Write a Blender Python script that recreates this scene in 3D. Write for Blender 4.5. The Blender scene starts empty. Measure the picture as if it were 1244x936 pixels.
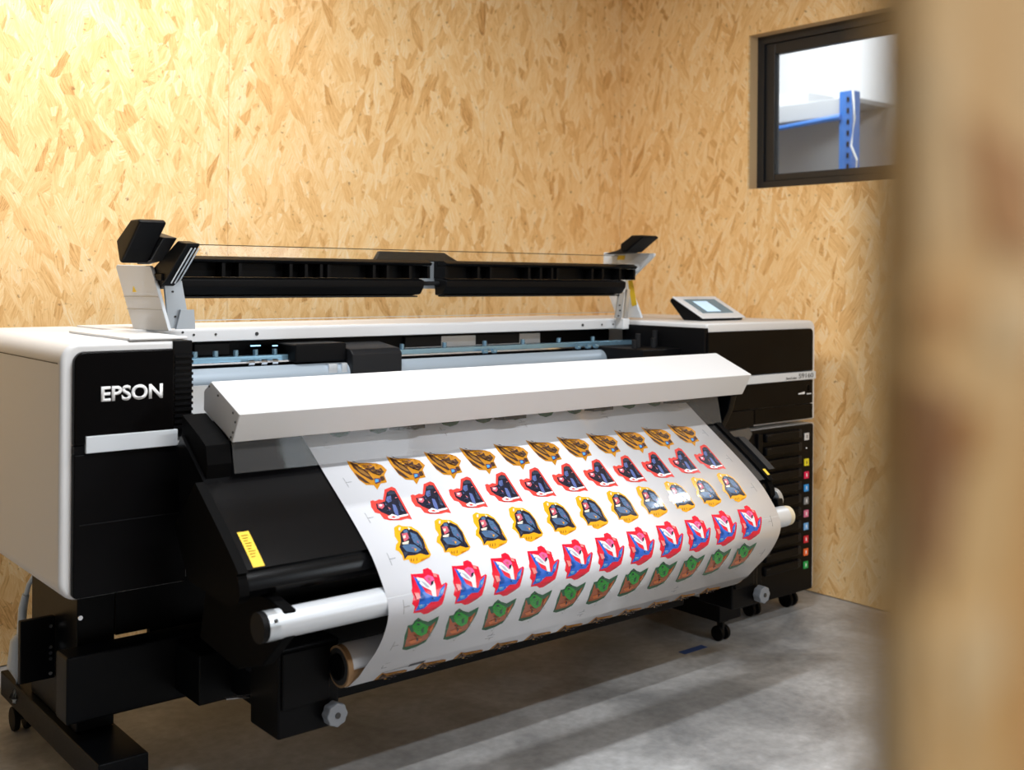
import bpy, bmesh, math, random
from mathutils import Vector, Matrix
random.seed(4)
SC = bpy.context.scene
COL = SC.collection

# ------------------------------------------------------------------ camera
cam_data = bpy.data.cameras.new('camera')
cam = bpy.data.objects.new('camera', cam_data); COL.objects.link(cam)
cam_data.sensor_width = 36.0
cam_data.lens = 1351.0 / 1244.0 * 36.0
cam_data.shift_y = (338.0 - 468.0) / 1244.0
cam_data.clip_start = 0.01
cam.location = (0, 0, 1.30)
cam.rotation_mode = 'QUATERNION'
_yaw = math.radians(39.7); _roll = 0.008
_f = Vector((math.sin(_yaw), math.cos(_yaw), 0)); _r = Vector((math.cos(_yaw), -math.sin(_yaw), 0)); _u = Vector((0, 0, 1))
_r2 = _r * math.cos(_roll) + _u * math.sin(_roll); _u2 = -_r * math.sin(_roll) + _u * math.cos(_roll)
cam.rotation_quaternion = Matrix((_r2, _u2, -_f)).transposed().to_quaternion()
cam_data.dof.use_dof = True
cam_data.dof.focus_distance = 3.1
cam_data.dof.aperture_fstop = 2.8
SC.camera = cam

# ------------------------------------------------------------------ world, lights, exposure
W = bpy.data.worlds.new('world'); SC.world = W; W.use_nodes = True
W.node_tree.nodes['Background'].inputs[0].default_value = (0.86, 0.93, 1.0, 1)
W.node_tree.nodes['Background'].inputs[1].default_value = 0.20
SC.view_settings.view_transform = 'Standard'; SC.view_settings.look = 'None'
SC.view_settings.gamma = 1.0; SC.view_settings.use_curve_mapping = False
SC.view_settings.exposure = 0.0
SC.render.engine = 'CYCLES'
SC.cycles.max_bounces = 8

def area(name, loc, target, sx, sy, power, color):
    l = bpy.data.lights.new(name, 'AREA'); l.shape = 'RECTANGLE'; l.size = sx; l.size_y = sy
    l.energy = power; l.color = color
    o = bpy.data.objects.new(name, l); COL.objects.link(o); o.location = loc
    o.rotation_euler = (Vector(target) - Vector(loc)).to_track_quat('-Z', 'Y').to_euler()
    return o
area('ceiling_batten_light', (1.45, 1.50, 2.93), (1.45, 1.50, 0), 1.1, 0.10, 52, (0.96, 0.98, 1.0))
area('ceiling_batten_light', (1.7, -0.30, 2.93), (1.7, -0.30, 0), 1.5, 0.10, 82, (0.92, 0.96, 1.0))
area('added_fill_behind', (0.5, -1.5, 2.1), (1.0, 1.6, 1.0), 0.7, 0.5, 9, (1.0, 0.95, 0.88))  # added warm fill behind the camera, brightens near board and printer front
area('ceiling_batten_light', (1.2, 3.05, 2.93), (1.2, 3.2, 0), 0.7, 0.10, 36, (0.98, 0.99, 1.0))
area('added_side_light', (3.85, -1.0, 1.65), (1.6, 1.8, 0.9), 1.3, 1.0, 26, (0.80, 0.91, 1.0))  # added light, no window here: film glare and cool front light
area('added_highlight_light', (5.12, 1.56, 3.6), (4.8, 2.4, 0.9), 1.1, 0.8, 120, (0.88, 0.95, 1.0))  # unseen light placed to make the glossy highlight on the sheet
area('added_hall_fill', (6.0, 4.6, 3.6), (7.2, 4.6, 2.3), 1.2, 1.2, 60, (0.92, 0.97, 1.0))  # added light with no visible source, brightens the wall outside the window

# ------------------------------------------------------------------ materials
MATS = {}
def mat(name, color=(.8, .8, .8), rough=.5, metal=0., spec=.5, coat=0., coat_rough=.1, emit=None, estr=0., bump=None, alpha=1.):
    m = bpy.data.materials.new(name); m.use_nodes = True; nt = m.node_tree
    b = nt.nodes['Principled BSDF']
    b.inputs['Base Color'].default_value = (*color, 1); b.inputs['Roughness'].default_value = rough
    b.inputs['Metallic'].default_value = metal; b.inputs['Specular IOR Level'].default_value = spec
    b.inputs['Coat Weight'].default_value = coat; b.inputs['Coat Roughness'].default_value = coat_rough
    if emit: b.inputs['Emission Color'].default_value = (*emit, 1); b.inputs['Emission Strength'].default_value = estr
    # slight procedural variation of tone and gloss on every material
    tc = nt.nodes.new('ShaderNodeTexCoord'); n = nt.nodes.new('ShaderNodeTexNoise')
    n.inputs['Scale'].default_value = (bump or (90, 0))[0]; n.inputs['Detail'].default_value = 3
    nt.links.new(tc.outputs['Object'], n.inputs['Vector'])
    mr = nt.nodes.new('ShaderNodeMapRange'); mr.inputs['To Min'].default_value = max(rough - .03, 0); mr.inputs['To Max'].default_value = min(rough + .03, 1)
    nt.links.new(n.outputs['Fac'], mr.inputs['Value']); nt.links.new(mr.outputs[0], b.inputs['Roughness'])
    if bump:
        bp = nt.nodes.new('ShaderNodeBump'); bp.inputs['Strength'].default_value = bump[1]; bp.inputs['Distance'].default_value = .001
        nt.links.new(n.outputs['Fac'], bp.inputs['Height']); nt.links.new(bp.outputs[0], b.inputs['Normal'])
    MATS[name] = m
    return m
WHITE = mat('white_plastic', (.70, .705, .71), .38, bump=(700, .05))
WHITE2 = mat('white_powder_coat', (.71, .72, .735), .42)
STRIPE = mat('pale_grey_stripe', (.62, .66, .70), .35)
GREYM = mat('grey_sheet_metal', (.42, .46, .50), .35, metal=.6)
GALV = mat('galvanised_steel', (.62, .66, .70), .32, metal=.85)
BLACK = mat('black_plastic', (.003, .003, .0035), .45, spec=.10, bump=(900, .08))
MATT = mat('matt_black_steel', (.0018, .0018, .002), .6, spec=.04)
GLOSS = mat('gloss_black_panel', (.003, .0026, .0026), .14, spec=.07)
SATIN = mat('satin_black_panel', (.0025, .0025, .003), .38, spec=.10)
STEELB = mat('black_painted_steel', (.0025, .003, .004), .36, spec=.11)
PLATEN = mat('black_coated_platen', (.003, .003, .0035), .22, spec=.22)
CHROME = mat('bright_steel', (.8, .8, .82), .15, metal=1)
ALU = mat('satin_aluminium', (.62, .66, .71), .36, metal=.4)
SILVER = mat('silver_roller', (.30, .36, .42), .42, metal=.2)
BLUEM = mat('blue_lit_steel', (.22, .38, .50), .25, metal=.7)  # blue of the lamp glow is put into the steel colour
YELLOW = mat('yellow_label', (.78, .52, .02), .5)
KNOB = mat('grey_rubber_knob', (.20, .22, .25), .55)
DARKG = mat('dark_grey_plastic', (.010, .0105, .012), .45, spec=.2)
CARD = mat('brown_cardboard', (.36, .22, .11), .8)
LABELW = mat('white_print', (.90, .91, .92), .5)
INKT = mat('dark_print', (.03, .03, .03), .6)
HOSE = mat('translucent_bottle_plastic', (.62, .68, .74), .3)
FOIL = mat('brushed_mesh', (.10, .10, .10), .45, metal=.3, bump=(250, .5))
VINYL = mat('glossy_white_vinyl', (.74, .76, .81), .18, spec=.4, coat=.55, coat_rough=.05)
RACKB = mat('blue_rack_paint', (.035, .16, .50), .4)
TAPE = mat('blue_floor_tape', (.03, .08, .30), .7)
CONC = mat('grey_blockwork', (.55, .56, .57), .9, bump=(60, .6))
PWHITE = mat('painted_white_wall', (.85, .86, .87), .7)
PINE = mat('pale_pine', (.62, .42, .22), .7)
WINFR = mat('black_window_frame', (.012, .013, .015), .38)

def glass(name, tint=(1, 1, 1), ior=1.3, haze=0.):
    m = bpy.data.materials.new(name); m.use_nodes = True; nt = m.node_tree
    for n in list(nt.nodes): nt.nodes.remove(n)
    o = nt.nodes.new('ShaderNodeOutputMaterial'); t = nt.nodes.new('ShaderNodeBsdfTransparent'); t.inputs[0].default_value = (*tint, 1)
    g = nt.nodes.new('ShaderNodeBsdfGlossy'); g.inputs['Roughness'].default_value = .04
    fr = nt.nodes.new('ShaderNodeFresnel'); fr.inputs[0].default_value = ior
    df = nt.nodes.new('ShaderNodeBsdfDiffuse'); df.inputs[0].default_value = (.8, .8, .8, 1); m2 = nt.nodes.new('ShaderNodeMixShader'); m2.inputs[0].default_value = haze
    nt.links.new(t.outputs[0], m2.inputs[1]); nt.links.new(df.outputs[0], m2.inputs[2])
    mx = nt.nodes.new('ShaderNodeMixShader')
    nt.links.new(fr.outputs[0], mx.inputs[0]); nt.links.new(m2.outputs[0], mx.inputs[1]); nt.links.new(g.outputs[0], mx.inputs[2]); nt.links.new(mx.outputs[0], o.inputs[0])
    return m
GLASS = glass('window_glass'); CLEAR = glass('clear_acrylic', (.97, .97, .97)); FILM = glass('hazy_clear_film', (.99, .99, .99), ior=1.30, haze=.055)

PRINT = {}
for k, c in {'gold': (.52, .22, .010), 'brown': (.055, .022, .012), 'bronze': (.26, .12, .02), 'purple': (.09, .04, .09), 'sky': (.07, .33, .68),
             'red': (.66, .055, .045), 'ink': (.012, .014, .030), 'steel': (.09, .13, .32), 'slate': (.035, .045, .075), 'white': (.75, .76, .80), 'rose': (.50, .10, .14),
             'amber': (.78, .36, .01), 'steelblue': (.065, .13, .25), 'cream': (.74, .70, .55), 'scarlet': (.72, .006, .035), 'blue': (.01, .12, .58), 'silver': (.40, .45, .52),
             'pink': (.70, .10, .30), 'blush': (.75, .22, .22), 'forest': (.008, .10, .035), 'leaf': (.008, .32, .02), 'rust': (.38, .085, .018), 'orange': (.66, .16, .025), 'mark': (.28, .29, .31)}.items():
    PRINT[k] = mat('print_' + k, c, .25, spec=.3, coat=.45, coat_rough=.05)

def osb(name, ax, seed, tint=(1, 1, 1)):
    """oriented strand board: seven layers of long flat wood strands, each layer turned its own way"""
    m = bpy.data.materials.new(name); m.use_nodes = True; nt = m.node_tree; L = nt.links
    b = nt.nodes['Principled BSDF']; b.inputs['Roughness'].default_value = .55; b.inputs['Specular IOR Level'].default_value = .35
    def N(t, **kw):
        n = nt.nodes.new(t)
        for k, v in kw.items(): setattr(n, k, v)
        return n
    def math_(op, a, bb=None):
        n = N('ShaderNodeMath', operation=op)
        for i, v in enumerate((a, bb)):
            if v is None: continue
            if isinstance(v, (int, float)): n.inputs[i].default_value = v
            else: L.new(v, n.inputs[i])
        return n.outputs[0]
    geo = N('ShaderNodeNewGeometry'); sep = N('ShaderNodeSeparateXYZ'); L.new(geo.outputs['Position'], sep.inputs[0])
    com = N('ShaderNodeCombineXYZ'); L.new(sep.outputs[ax], com.inputs[0]); L.new(sep.outputs[2], com.inputs[1])
    wn = N('ShaderNodeTexNoise'); wn.inputs['Scale'].default_value = 7; wn.inputs['Detail'].default_value = 6; L.new(com.outputs[0], wn.inputs['Vector'])
    ws = N('ShaderNodeVectorMath', operation='MULTIPLY_ADD'); ws.inputs[1].default_value = (.035, .035, 0); L.new(wn.outputs['Color'], ws.inputs[0]); L.new(com.outputs[0], ws.inputs[2])
    tone = grain = hgt = None
    rnd = random.Random(seed)
    angs = [20, 95, 148, 66, 118, 82, 104, 40, 132, 90, 74, 110, 58]
    first, rest = angs[:1], angs[1:]; rnd.shuffle(rest); angs = first + rest
    for k, a in enumerate(angs):
        mp = N('ShaderNodeMapping'); mp.vector_type = 'TEXTURE'
        mp.inputs['Location'].default_value = (rnd.uniform(-5, 5), rnd.uniform(-5, 5), 0)
        mp.inputs['Rotation'].default_value = (0, 0, math.radians(a + rnd.uniform(-8, 8)))
        mp.inputs['Scale'].default_value = (rnd.uniform(.09, .17), rnd.uniform(.016, .040), 1)
        L.new(ws.outputs[0], mp.inputs['Vector'])
        v = N('ShaderNodeTexVoronoi', voronoi_dimensions='2D'); v.inputs['Scale'].default_value = 1; L.new(mp.outputs[0], v.inputs['Vector'])
        sc = N('ShaderNodeSeparateColor'); L.new(v.outputs['Color'], sc.inputs[0])
        g = N('ShaderNodeTexNoise', noise_dimensions='2D'); g.inputs['Scale'].default_value = 1; g.inputs['Detail'].default_value = 4; g.inputs['Roughness'].default_value = .6
        gm = N('ShaderNodeVectorMath', operation='MULTIPLY'); gm.inputs[1].default_value = (1.6, 9, 0); L.new(mp.outputs[0], gm.inputs[0]); L.new(gm.outputs[0], g.inputs['Vector'])
        if tone is None:
            tone, grain, hgt = sc.outputs[1], g.outputs['Fac'], sc.outputs[2]
            continue
        mask = math_('GREATER_THAN', sc.outputs[0], .70)
        def mix(old, new):
            mx = N('ShaderNodeMix'); L.new(mask, mx.inputs[0]); L.new(old, mx.inputs[2]); L.new(new, mx.inputs[3]); return mx.outputs[0]
        tone, grain, hgt = mix(tone, sc.outputs[1]), mix(grain, g.outputs['Fac']), mix(hgt, sc.outputs[2])
    # most strands are pale; a few are darker: bias the tone, then long grain streaks inside each strand
    tp = math_('POWER', tone, .42)
    t2 = math_('ADD', math_('MULTIPLY', tp, .40), math_('MULTIPLY', grain, .70))
    big = N('ShaderNodeTexNoise'); big.inputs['Scale'].default_value = 2.0; big.inputs['Detail'].default_value = 3; L.new(com.outputs[0], big.inputs['Vector'])
    t3 = math_('ADD', t2, math_('MULTIPLY', big.outputs['Fac'], .18))
    cr = N('ShaderNodeValToRGB'); L.new(t3, cr.inputs[0])
    e = cr.color_ramp.elements
    e[0].position = .25; e[0].color = (.30, .14, .045, 1)
    e[1].position = .98; e[1].color = (.95, .79, .56, 1)
    for p, c in ((.42, (.56, .29, .09, 1)), (.54, (.76, .44, .165, 1)), (.70, (.88, .57, .25, 1)), (.84, (.93, .67, .35, 1))):
        x = e.new(p); x.color = c
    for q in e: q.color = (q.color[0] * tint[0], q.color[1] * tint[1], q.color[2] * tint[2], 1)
    # dark flecks and bark
    fk = N('ShaderNodeTexNoise'); fk.inputs['Scale'].default_value = 38; fk.inputs['Detail'].default_value = 5; fk.inputs['Roughness'].default_value = .65; L.new(ws.outputs[0], fk.inputs['Vector'])
    fr = N('ShaderNodeMapRange'); fr.inputs['From Min'].default_value = .62; fr.inputs['From Max'].default_value = .70; L.new(fk.outputs['Fac'], fr.inputs['Value'])
    mx = N('ShaderNodeMix', data_type='RGBA'); L.new(math_('MULTIPLY', fr.outputs[0], .75), mx.inputs[0]); L.new(cr.outputs[0], mx.inputs[6]); mx.inputs[7].default_value = (.20, .08, .02, 1)
    L.new(mx.outputs[2], b.inputs['Base Color'])
    bp = N('ShaderNodeBump'); bp.inputs['Strength'].default_value = .5; bp.inputs['Distance'].default_value = .002
    L.new(math_('ADD', hgt, math_('MULTIPLY', grain, .4)), bp.inputs['Height']); L.new(bp.outputs[0], b.inputs['Normal'])
    return m
OSBX = osb('strand_board_back', 0, 3); OSBY = osb('strand_board_right', 1, 8); OSBN = osb('strand_board_near_shaded', 0, 5, (.72, .63, .50))  # near board: shade put into its colours, as lamp light leaves it too bright

def concrete():
    m = bpy.data.materials.new('polished_concrete'); m.use_nodes = True; nt = m.node_tree; L = nt.links; b = nt.nodes['Principled BSDF']
    geo = nt.nodes.new('ShaderNodeNewGeometry')
    n1 = nt.nodes.new('ShaderNodeTexNoise'); n1.inputs['Scale'].default_value = 2.6; n1.inputs['Detail'].default_value = 7; n1.inputs['Roughness'].default_value = .62; n1.inputs['Distortion'].default_value = .6
    n2 = nt.nodes.new('ShaderNodeTexNoise'); n2.inputs['Scale'].default_value = 34; n2.inputs['Detail'].default_value = 6
    L.new(geo.outputs['Position'], n1.inputs[0]); L.new(geo.outputs['Position'], n2.inputs[0])
    cr = nt.nodes.new('ShaderNodeValToRGB'); e = cr.color_ramp.elements
    e[0].position = .30; e[0].color = (.20, .205, .21, 1); e[1].position = .72; e[1].color = (.52, .53, .54, 1)
    x = e.new(.5); x.color = (.34, .345, .35, 1)
    L.new(n1.outputs['Fac'], cr.inputs[0])
    mx = nt.nodes.new('ShaderNodeMix'); mx.data_type = 'RGBA'; mx.blend_type = 'OVERLAY'; mx.inputs[0].default_value = .35
    L.new(cr.outputs[0], mx.inputs[6]); L.new(n2.outputs['Fac'], mx.inputs[7]); L.new(mx.outputs[2], b.inputs['Base Color'])
    mr = nt.nodes.new('ShaderNodeMapRange'); mr.inputs['To Min'].default_value = .28; mr.inputs['To Max'].default_value = .55; L.new(n1.outputs['Fac'], mr.inputs['Value']); L.new(mr.outputs[0], b.inputs['Roughness'])
    bp = nt.nodes.new('ShaderNodeBump'); bp.inputs['Strength'].default_value = .12; bp.inputs['Distance'].default_value = .002; L.new(n2.outputs['Fac'], bp.inputs['Height']); L.new(bp.outputs[0], b.inputs['Normal'])
    return m
FLOOR = concrete()

def screen_mat():
    m = bpy.data.materials.new('lit_touch_screen'); m.use_nodes = True; nt = m.node_tree; L = nt.links; b = nt.nodes['Principled BSDF']
    b.inputs['Base Color'].default_value = (.02, .04, .06, 1); b.inputs['Roughness'].default_value = .12
    b.inputs['Emission Color'].default_value = (.10, .24, .32, 1); b.inputs['Emission Strength'].default_value = .55
    return m
SCREEN = screen_mat()

# ------------------------------------------------------------------ helpers
WL = {}          # world location of every object (nothing is rotated, so children are plain offsets)
def link(o, wl, parent=None):
    COL.objects.link(o); WL[o.name] = Vector(wl)
    if parent is not None:
        o.parent = parent; o.location = Vector(wl) - WL[parent.name]
    else: o.location = wl
    return o
def empty(name, loc): return link(bpy.data.objects.new(name, None), loc)
def tag(o, label=None, cat=None, group=None, kind=None):
    for k, v in (('label', label), ('category', cat), ('group', group), ('kind', kind)):
        if v: o[k] = v
    return o
def obj(name, bm, m, parent=None, bevel=0., seg=2, smooth=False, label=None, kind=None):
    bmesh.ops.recalc_face_normals(bm, faces=bm.faces)
    xs = [v.co for v in bm.verts]
    c = Vector([(min(p[i] for p in xs) + max(p[i] for p in xs)) / 2 for i in range(3)])
    c.z = min(p.z for p in xs)
    for v in bm.verts: v.co -= c
    me = bpy.data.meshes.new(name); bm.to_mesh(me); bm.free()
    for mm in (m if isinstance(m, (list, tuple)) else [m]): me.materials.append(mm)
    if smooth:
        me.shade_smooth() if hasattr(me, 'shade_smooth') else None
        for p in me.polygons: p.use_smooth = True
    o = bpy.data.objects.new(name, me); link(o, c, parent)
    if bevel:
        md = o.modifiers.new('bevel', 'BEVEL'); md.width = bevel; md.segments = seg; md.limit_method = 'ANGLE'; md.angle_limit = math.radians(35)
        if hasattr(md, 'harden_normals'): md.harden_normals = False
        for p in me.polygons: p.use_smooth = True
        sm = o.modifiers.new('wn', 'WEIGHTED_NORMAL'); sm.keep_sharp = False
    elif smooth:
        try: me.set_sharp_from_angle(angle=math.radians(38))
        except Exception: pass
    if label: o['label'] = label
    if kind: o['kind'] = kind
    return o
def dup(o, off, parent=None):
    c = o.copy(); link(c, WL[o.name] + Vector(off), parent if parent is not None else o.parent); return c
def dup_tree(o, off, parent=None):
    kids = list(o.children); c = dup(o, off, parent)
    for k in kids: dup(k, off, c)
    return c
def box(x0, x1, y0, y1, z0, z1, bm=None):
    bm = bm or bmesh.new()
    vs = [bm.verts.new((x, y, z)) for x in (x0, x1) for y in (y0, y1) for z in (z0, z1)]
    for f in ((0, 1, 3, 2), (4, 6, 7, 5), (0, 4, 5, 1), (2, 3, 7, 6), (0, 2, 6, 4), (1, 5, 7, 3)): bm.faces.new([vs[i] for i in f])
    return bm
def prism(axis, prof, a0, a1, bm=None):
    """closed outline swept along an axis; axis x: prof=(y,z); axis y: prof=(x,z); axis z: prof=(x,y)"""
    bm = bm or bmesh.new()
    mk = {'x': lambda p, a: (a, p[0], p[1]), 'y': lambda p, a: (p[0], a, p[1]), 'z': lambda p, a: (p[0], p[1], a)}[axis]
    A = [bm.verts.new(mk(p, a0)) for p in prof]; B = [bm.verts.new(mk(p, a1)) for p in prof]
    n = len(prof)
    bm.faces.new(A); bm.faces.new(B[::-1])
    for i in range(n): bm.faces.new((A[i], B[i], B[(i + 1) % n], A[(i + 1) % n]))
    return bm
def cyl(p0, p1, r, seg=24, bm=None, r1=None):
    bm = bm or bmesh.new(); p0 = Vector(p0); p1 = Vector(p1); d = (p1 - p0)
    q = d.to_track_quat('Z', 'Y'); r1 = r if r1 is None else r1
    A = []; B = []
    for i in range(seg):
        a = 2 * math.pi * i / seg; o = Vector((math.cos(a), math.sin(a), 0))
        A.append(bm.verts.new(p0 + q @ (o * r))); B.append(bm.verts.new(p1 + q @ (o * r1)))
    bm.faces.new(A[::-1]); bm.faces.new(B)
    for i in range(seg): bm.faces.new((A[i], A[(i + 1) % seg], B[(i + 1) % seg], B[i]))
    return bm
def tube(path, r, seg=10, bm=None):
    bm = bm or bmesh.new(); rings = []
    P = [Vector(p) for p in path]
    for i, p in enumerate(P):
        d = (P[min(i + 1, len(P) - 1)] - P[max(i - 1, 0)]).normalized(); q = d.to_track_quat('Z', 'Y')
        rr = r[i] if isinstance(r, (list, tuple)) else r
        rings.append([bm.verts.new(p + q @ Vector((math.cos(2 * math.pi * k / seg) * rr, math.sin(2 * math.pi * k / seg) * rr, 0))) for k in range(seg)])
    for a, b in zip(rings, rings[1:]):
        for k in range(seg): bm.faces.new((a[k], a[(k + 1) % seg], b[(k + 1) % seg], b[k]))
    bm.faces.new(rings[0][::-1]); bm.faces.new(rings[-1]); return bm
def rounded(x0, x1, z0, z1, r, corners=(1, 1, 1, 1), n=7):
    """rounded rectangle outline; corners order: lower-left, lower-right, upper-right, upper-left"""
    out = []
    for (cx, cz, a0), on in zip(((x0 + r, z0 + r, 180), (x1 - r, z0 + r, 270), (x1 - r, z1 - r, 0), (x0 + r, z1 - r, 90)), corners):
        if on: out += [(cx + r * math.cos(math.radians(a0 + 90 * k / n)), cz + r * math.sin(math.radians(a0 + 90 * k / n))) for k in range(n + 1)]
        else: out.append(((x0 if a0 in (180, 90) else x1), (z0 if a0 in (180, 270) else z1)))
    return out
def text(name, s, x0, x1, y, z0, z1, m, parent, bold=0.):
    cu = bpy.data.curves.new(name, 'FONT'); cu.body = s; cu.size = 1; cu.extrude = 0; cu.offset = bold; cu.space_character = 1.0
    t = bpy.data.objects.new(name + '_tmp', cu); COL.objects.link(t)
    bpy.context.view_layer.update()
    me = bpy.data.meshes.new_from_object(t.evaluated_get(bpy.context.evaluated_depsgraph_get()))
    bpy.data.objects.remove(t); 
    bm = bmesh.new(); bm.from_mesh(me); bpy.data.meshes.remove(me)
    X = [v.co.x for v in bm.verts]; Z = [v.co.y for v in bm.verts]
    ax, bx, az, bz = min(X), max(X), min(Z), max(Z)
    for v in bm.verts:
        v.co = Vector((x0 + (v.co.x - ax) / (bx - ax) * (x1 - x0), y, z0 + (v.co.y - az) / (bz - az) * (z1 - z0)))
    r = bmesh.ops.extrude_face_region(bm, geom=bm.faces[:])
    for g in r['geom']:
        if isinstance(g, bmesh.types.BMVert): g.co.y -= .0006
    return obj(name, bm, m, parent)
def screw(parent, p, axis, r=.004, m=None):
    return obj('screw', cyl(p, tuple(a + b * .003 for a, b in zip(p, axis)), r, 10), m or CHROME, parent)

# ------------------------------------------------------------------ the room
def struct(name, bm, m, **k):
    o = obj(name, bm, m, **k); o['kind'] = 'structure'; return o
XW, YW, HC = 3.93, 3.90, 3.0
struct('floor', box(-1.6, 9.0, -2.2, 8.0, -.08, 0), FLOOR)
struct('ceiling', box(-1.6, XW + .2, -2.2, YW + .2, HC, HC + .08), mat('grey_ceiling_board', (.40, .40, .40), .8))
wb = struct('wall_back', box(-1.6, XW + .10, YW + .012, YW + .10, 0, HC), PINE)
for x0, x1 in ((-1.6, -.61), (-.61, .61), (.61, 1.847), (1.847, 3.067), (3.067, XW)):   # strand boards stood on end, hairline joints
    obj('strand_board', box(x0 + .0008, x1 - .0008, YW, YW + .0115, .004, HC - .002), OSBX, wb)
wr_bm = box(XW + .012, XW + .09, -2.2, 1.38, 0, HC)
box(XW + .012, XW + .09, 3.118, YW + .1, 0, HC, wr_bm); box(XW + .012, XW + .09, 1.38, 3.118, 0, 1.70, wr_bm); box(XW + .012, XW + .09, 1.38, 3.118, 2.378, HC, wr_bm)
wr = struct('wall_right', wr_bm, PINE)
WY0, WY1, WZ0, WZ1 = 1.40, 3.112, 1.700, 2.378
for (y0, y1, z0, z1) in ((WY1, YW, .004, HC), (WY0 + .0012, WY1 - .0012, .004, WZ0), (WY0 + .0012, WY1 - .0012, WZ1, HC),
                         (.70, WY0 - .0012, .004, HC), (-.51, .698, .004, HC), (-2.2, -.512, .004, HC)):
    obj('strand_board', box(XW, XW + .0115, y0, y1, z0, z1), OSBY, wr)
struct('wall_left', box(-1.68, -1.6, -2.2, YW + .1, 0, HC), mat('grey_painted_wall', (.25, .26, .27), .8))

# window in the right wall
win = struct('window_1', (lambda b: (box(XW + .064, XW + .12, WY0, WY0 + .05, WZ0, WZ1, b), box(XW + .064, XW + .12, WY0 + .05, WY1 - .035, WZ0, WZ0 + .035, b), box(XW + .064, XW + .12, WY0 + .05, WY1 - .035, WZ1 - .035, WZ1, b), b)[-1])(box(XW + .064, XW + .12, WY1 - .035, WY1, WZ0, WZ1)), WINFR)
sb = box(XW + .075, XW + .110, WY1 - .085, WY1 - .036, WZ0 + .036, WZ1 - .036)
box(XW + .075, XW + .110, WY0 + .051, WY0 + .10, WZ0 + .036, WZ1 - .036, sb)
box(XW + .075, XW + .110, WY0 + .10, WY1 - .085, WZ0 + .036, WZ0 + .066, sb); box(XW + .075, XW + .110, WY0 + .10, WY1 - .085, WZ1 - .084, WZ1 - .036, sb)
obj('window_sash', sb, WINFR, win, bevel=.003)
obj('window_pane', box(XW + .090, XW + .094, WY0 + .09, WY1 - .075, WZ0 + .05, WZ1 - .05), GLASS, win)
rv = box(XW + .0125, XW + .09, WY1, WY1 + .006, WZ0, WZ1)
obj('window_reveal', rv, PINE, win)

# near partition whose raw board edge runs up the right of the frame
pf = struct('wall_front', box(.30, 1.42, .1285, .17, 0, 2.44), PINE)
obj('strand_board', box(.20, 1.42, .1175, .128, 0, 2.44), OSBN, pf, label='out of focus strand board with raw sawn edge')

STRAND = mat('dark_resin_strand', (.20, .065, .008), .6); STRAND2 = mat('amber_strand', (.42, .18, .035), .6); STRAND3 = mat('pale_strand', (.70, .48, .24), .6)
for pts, mm in (([(.2008, 1.281), (.211, 1.279), (.216, 1.262), (.213, 1.246), (.208, 1.235), (.2022, 1.246)], STRAND), ([(.2165, 1.276), (.228, 1.272), (.2265, 1.262), (.2172, 1.263)], STRAND2),
                ([(.219, 1.335), (.250, 1.327), (.252, 1.305), (.226, 1.309)], STRAND2), ([(.2035, 1.345), (.214, 1.352), (.2150, 1.312), (.206, 1.302)], STRAND3),
                ([(.212, 1.228), (.235, 1.232), (.240, 1.216), (.216, 1.206)], STRAND3), ([(.228, 1.296), (.252, 1.300), (.250, 1.286), (.232, 1.284)], STRAND3),
                ([(.203, 1.296), (.211, 1.299), (.216, 1.290), (.206, 1.287)], STRAND2)):
    obj('surface_strand', prism('y', pts, .1168, .1174), mm, pf)

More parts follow.
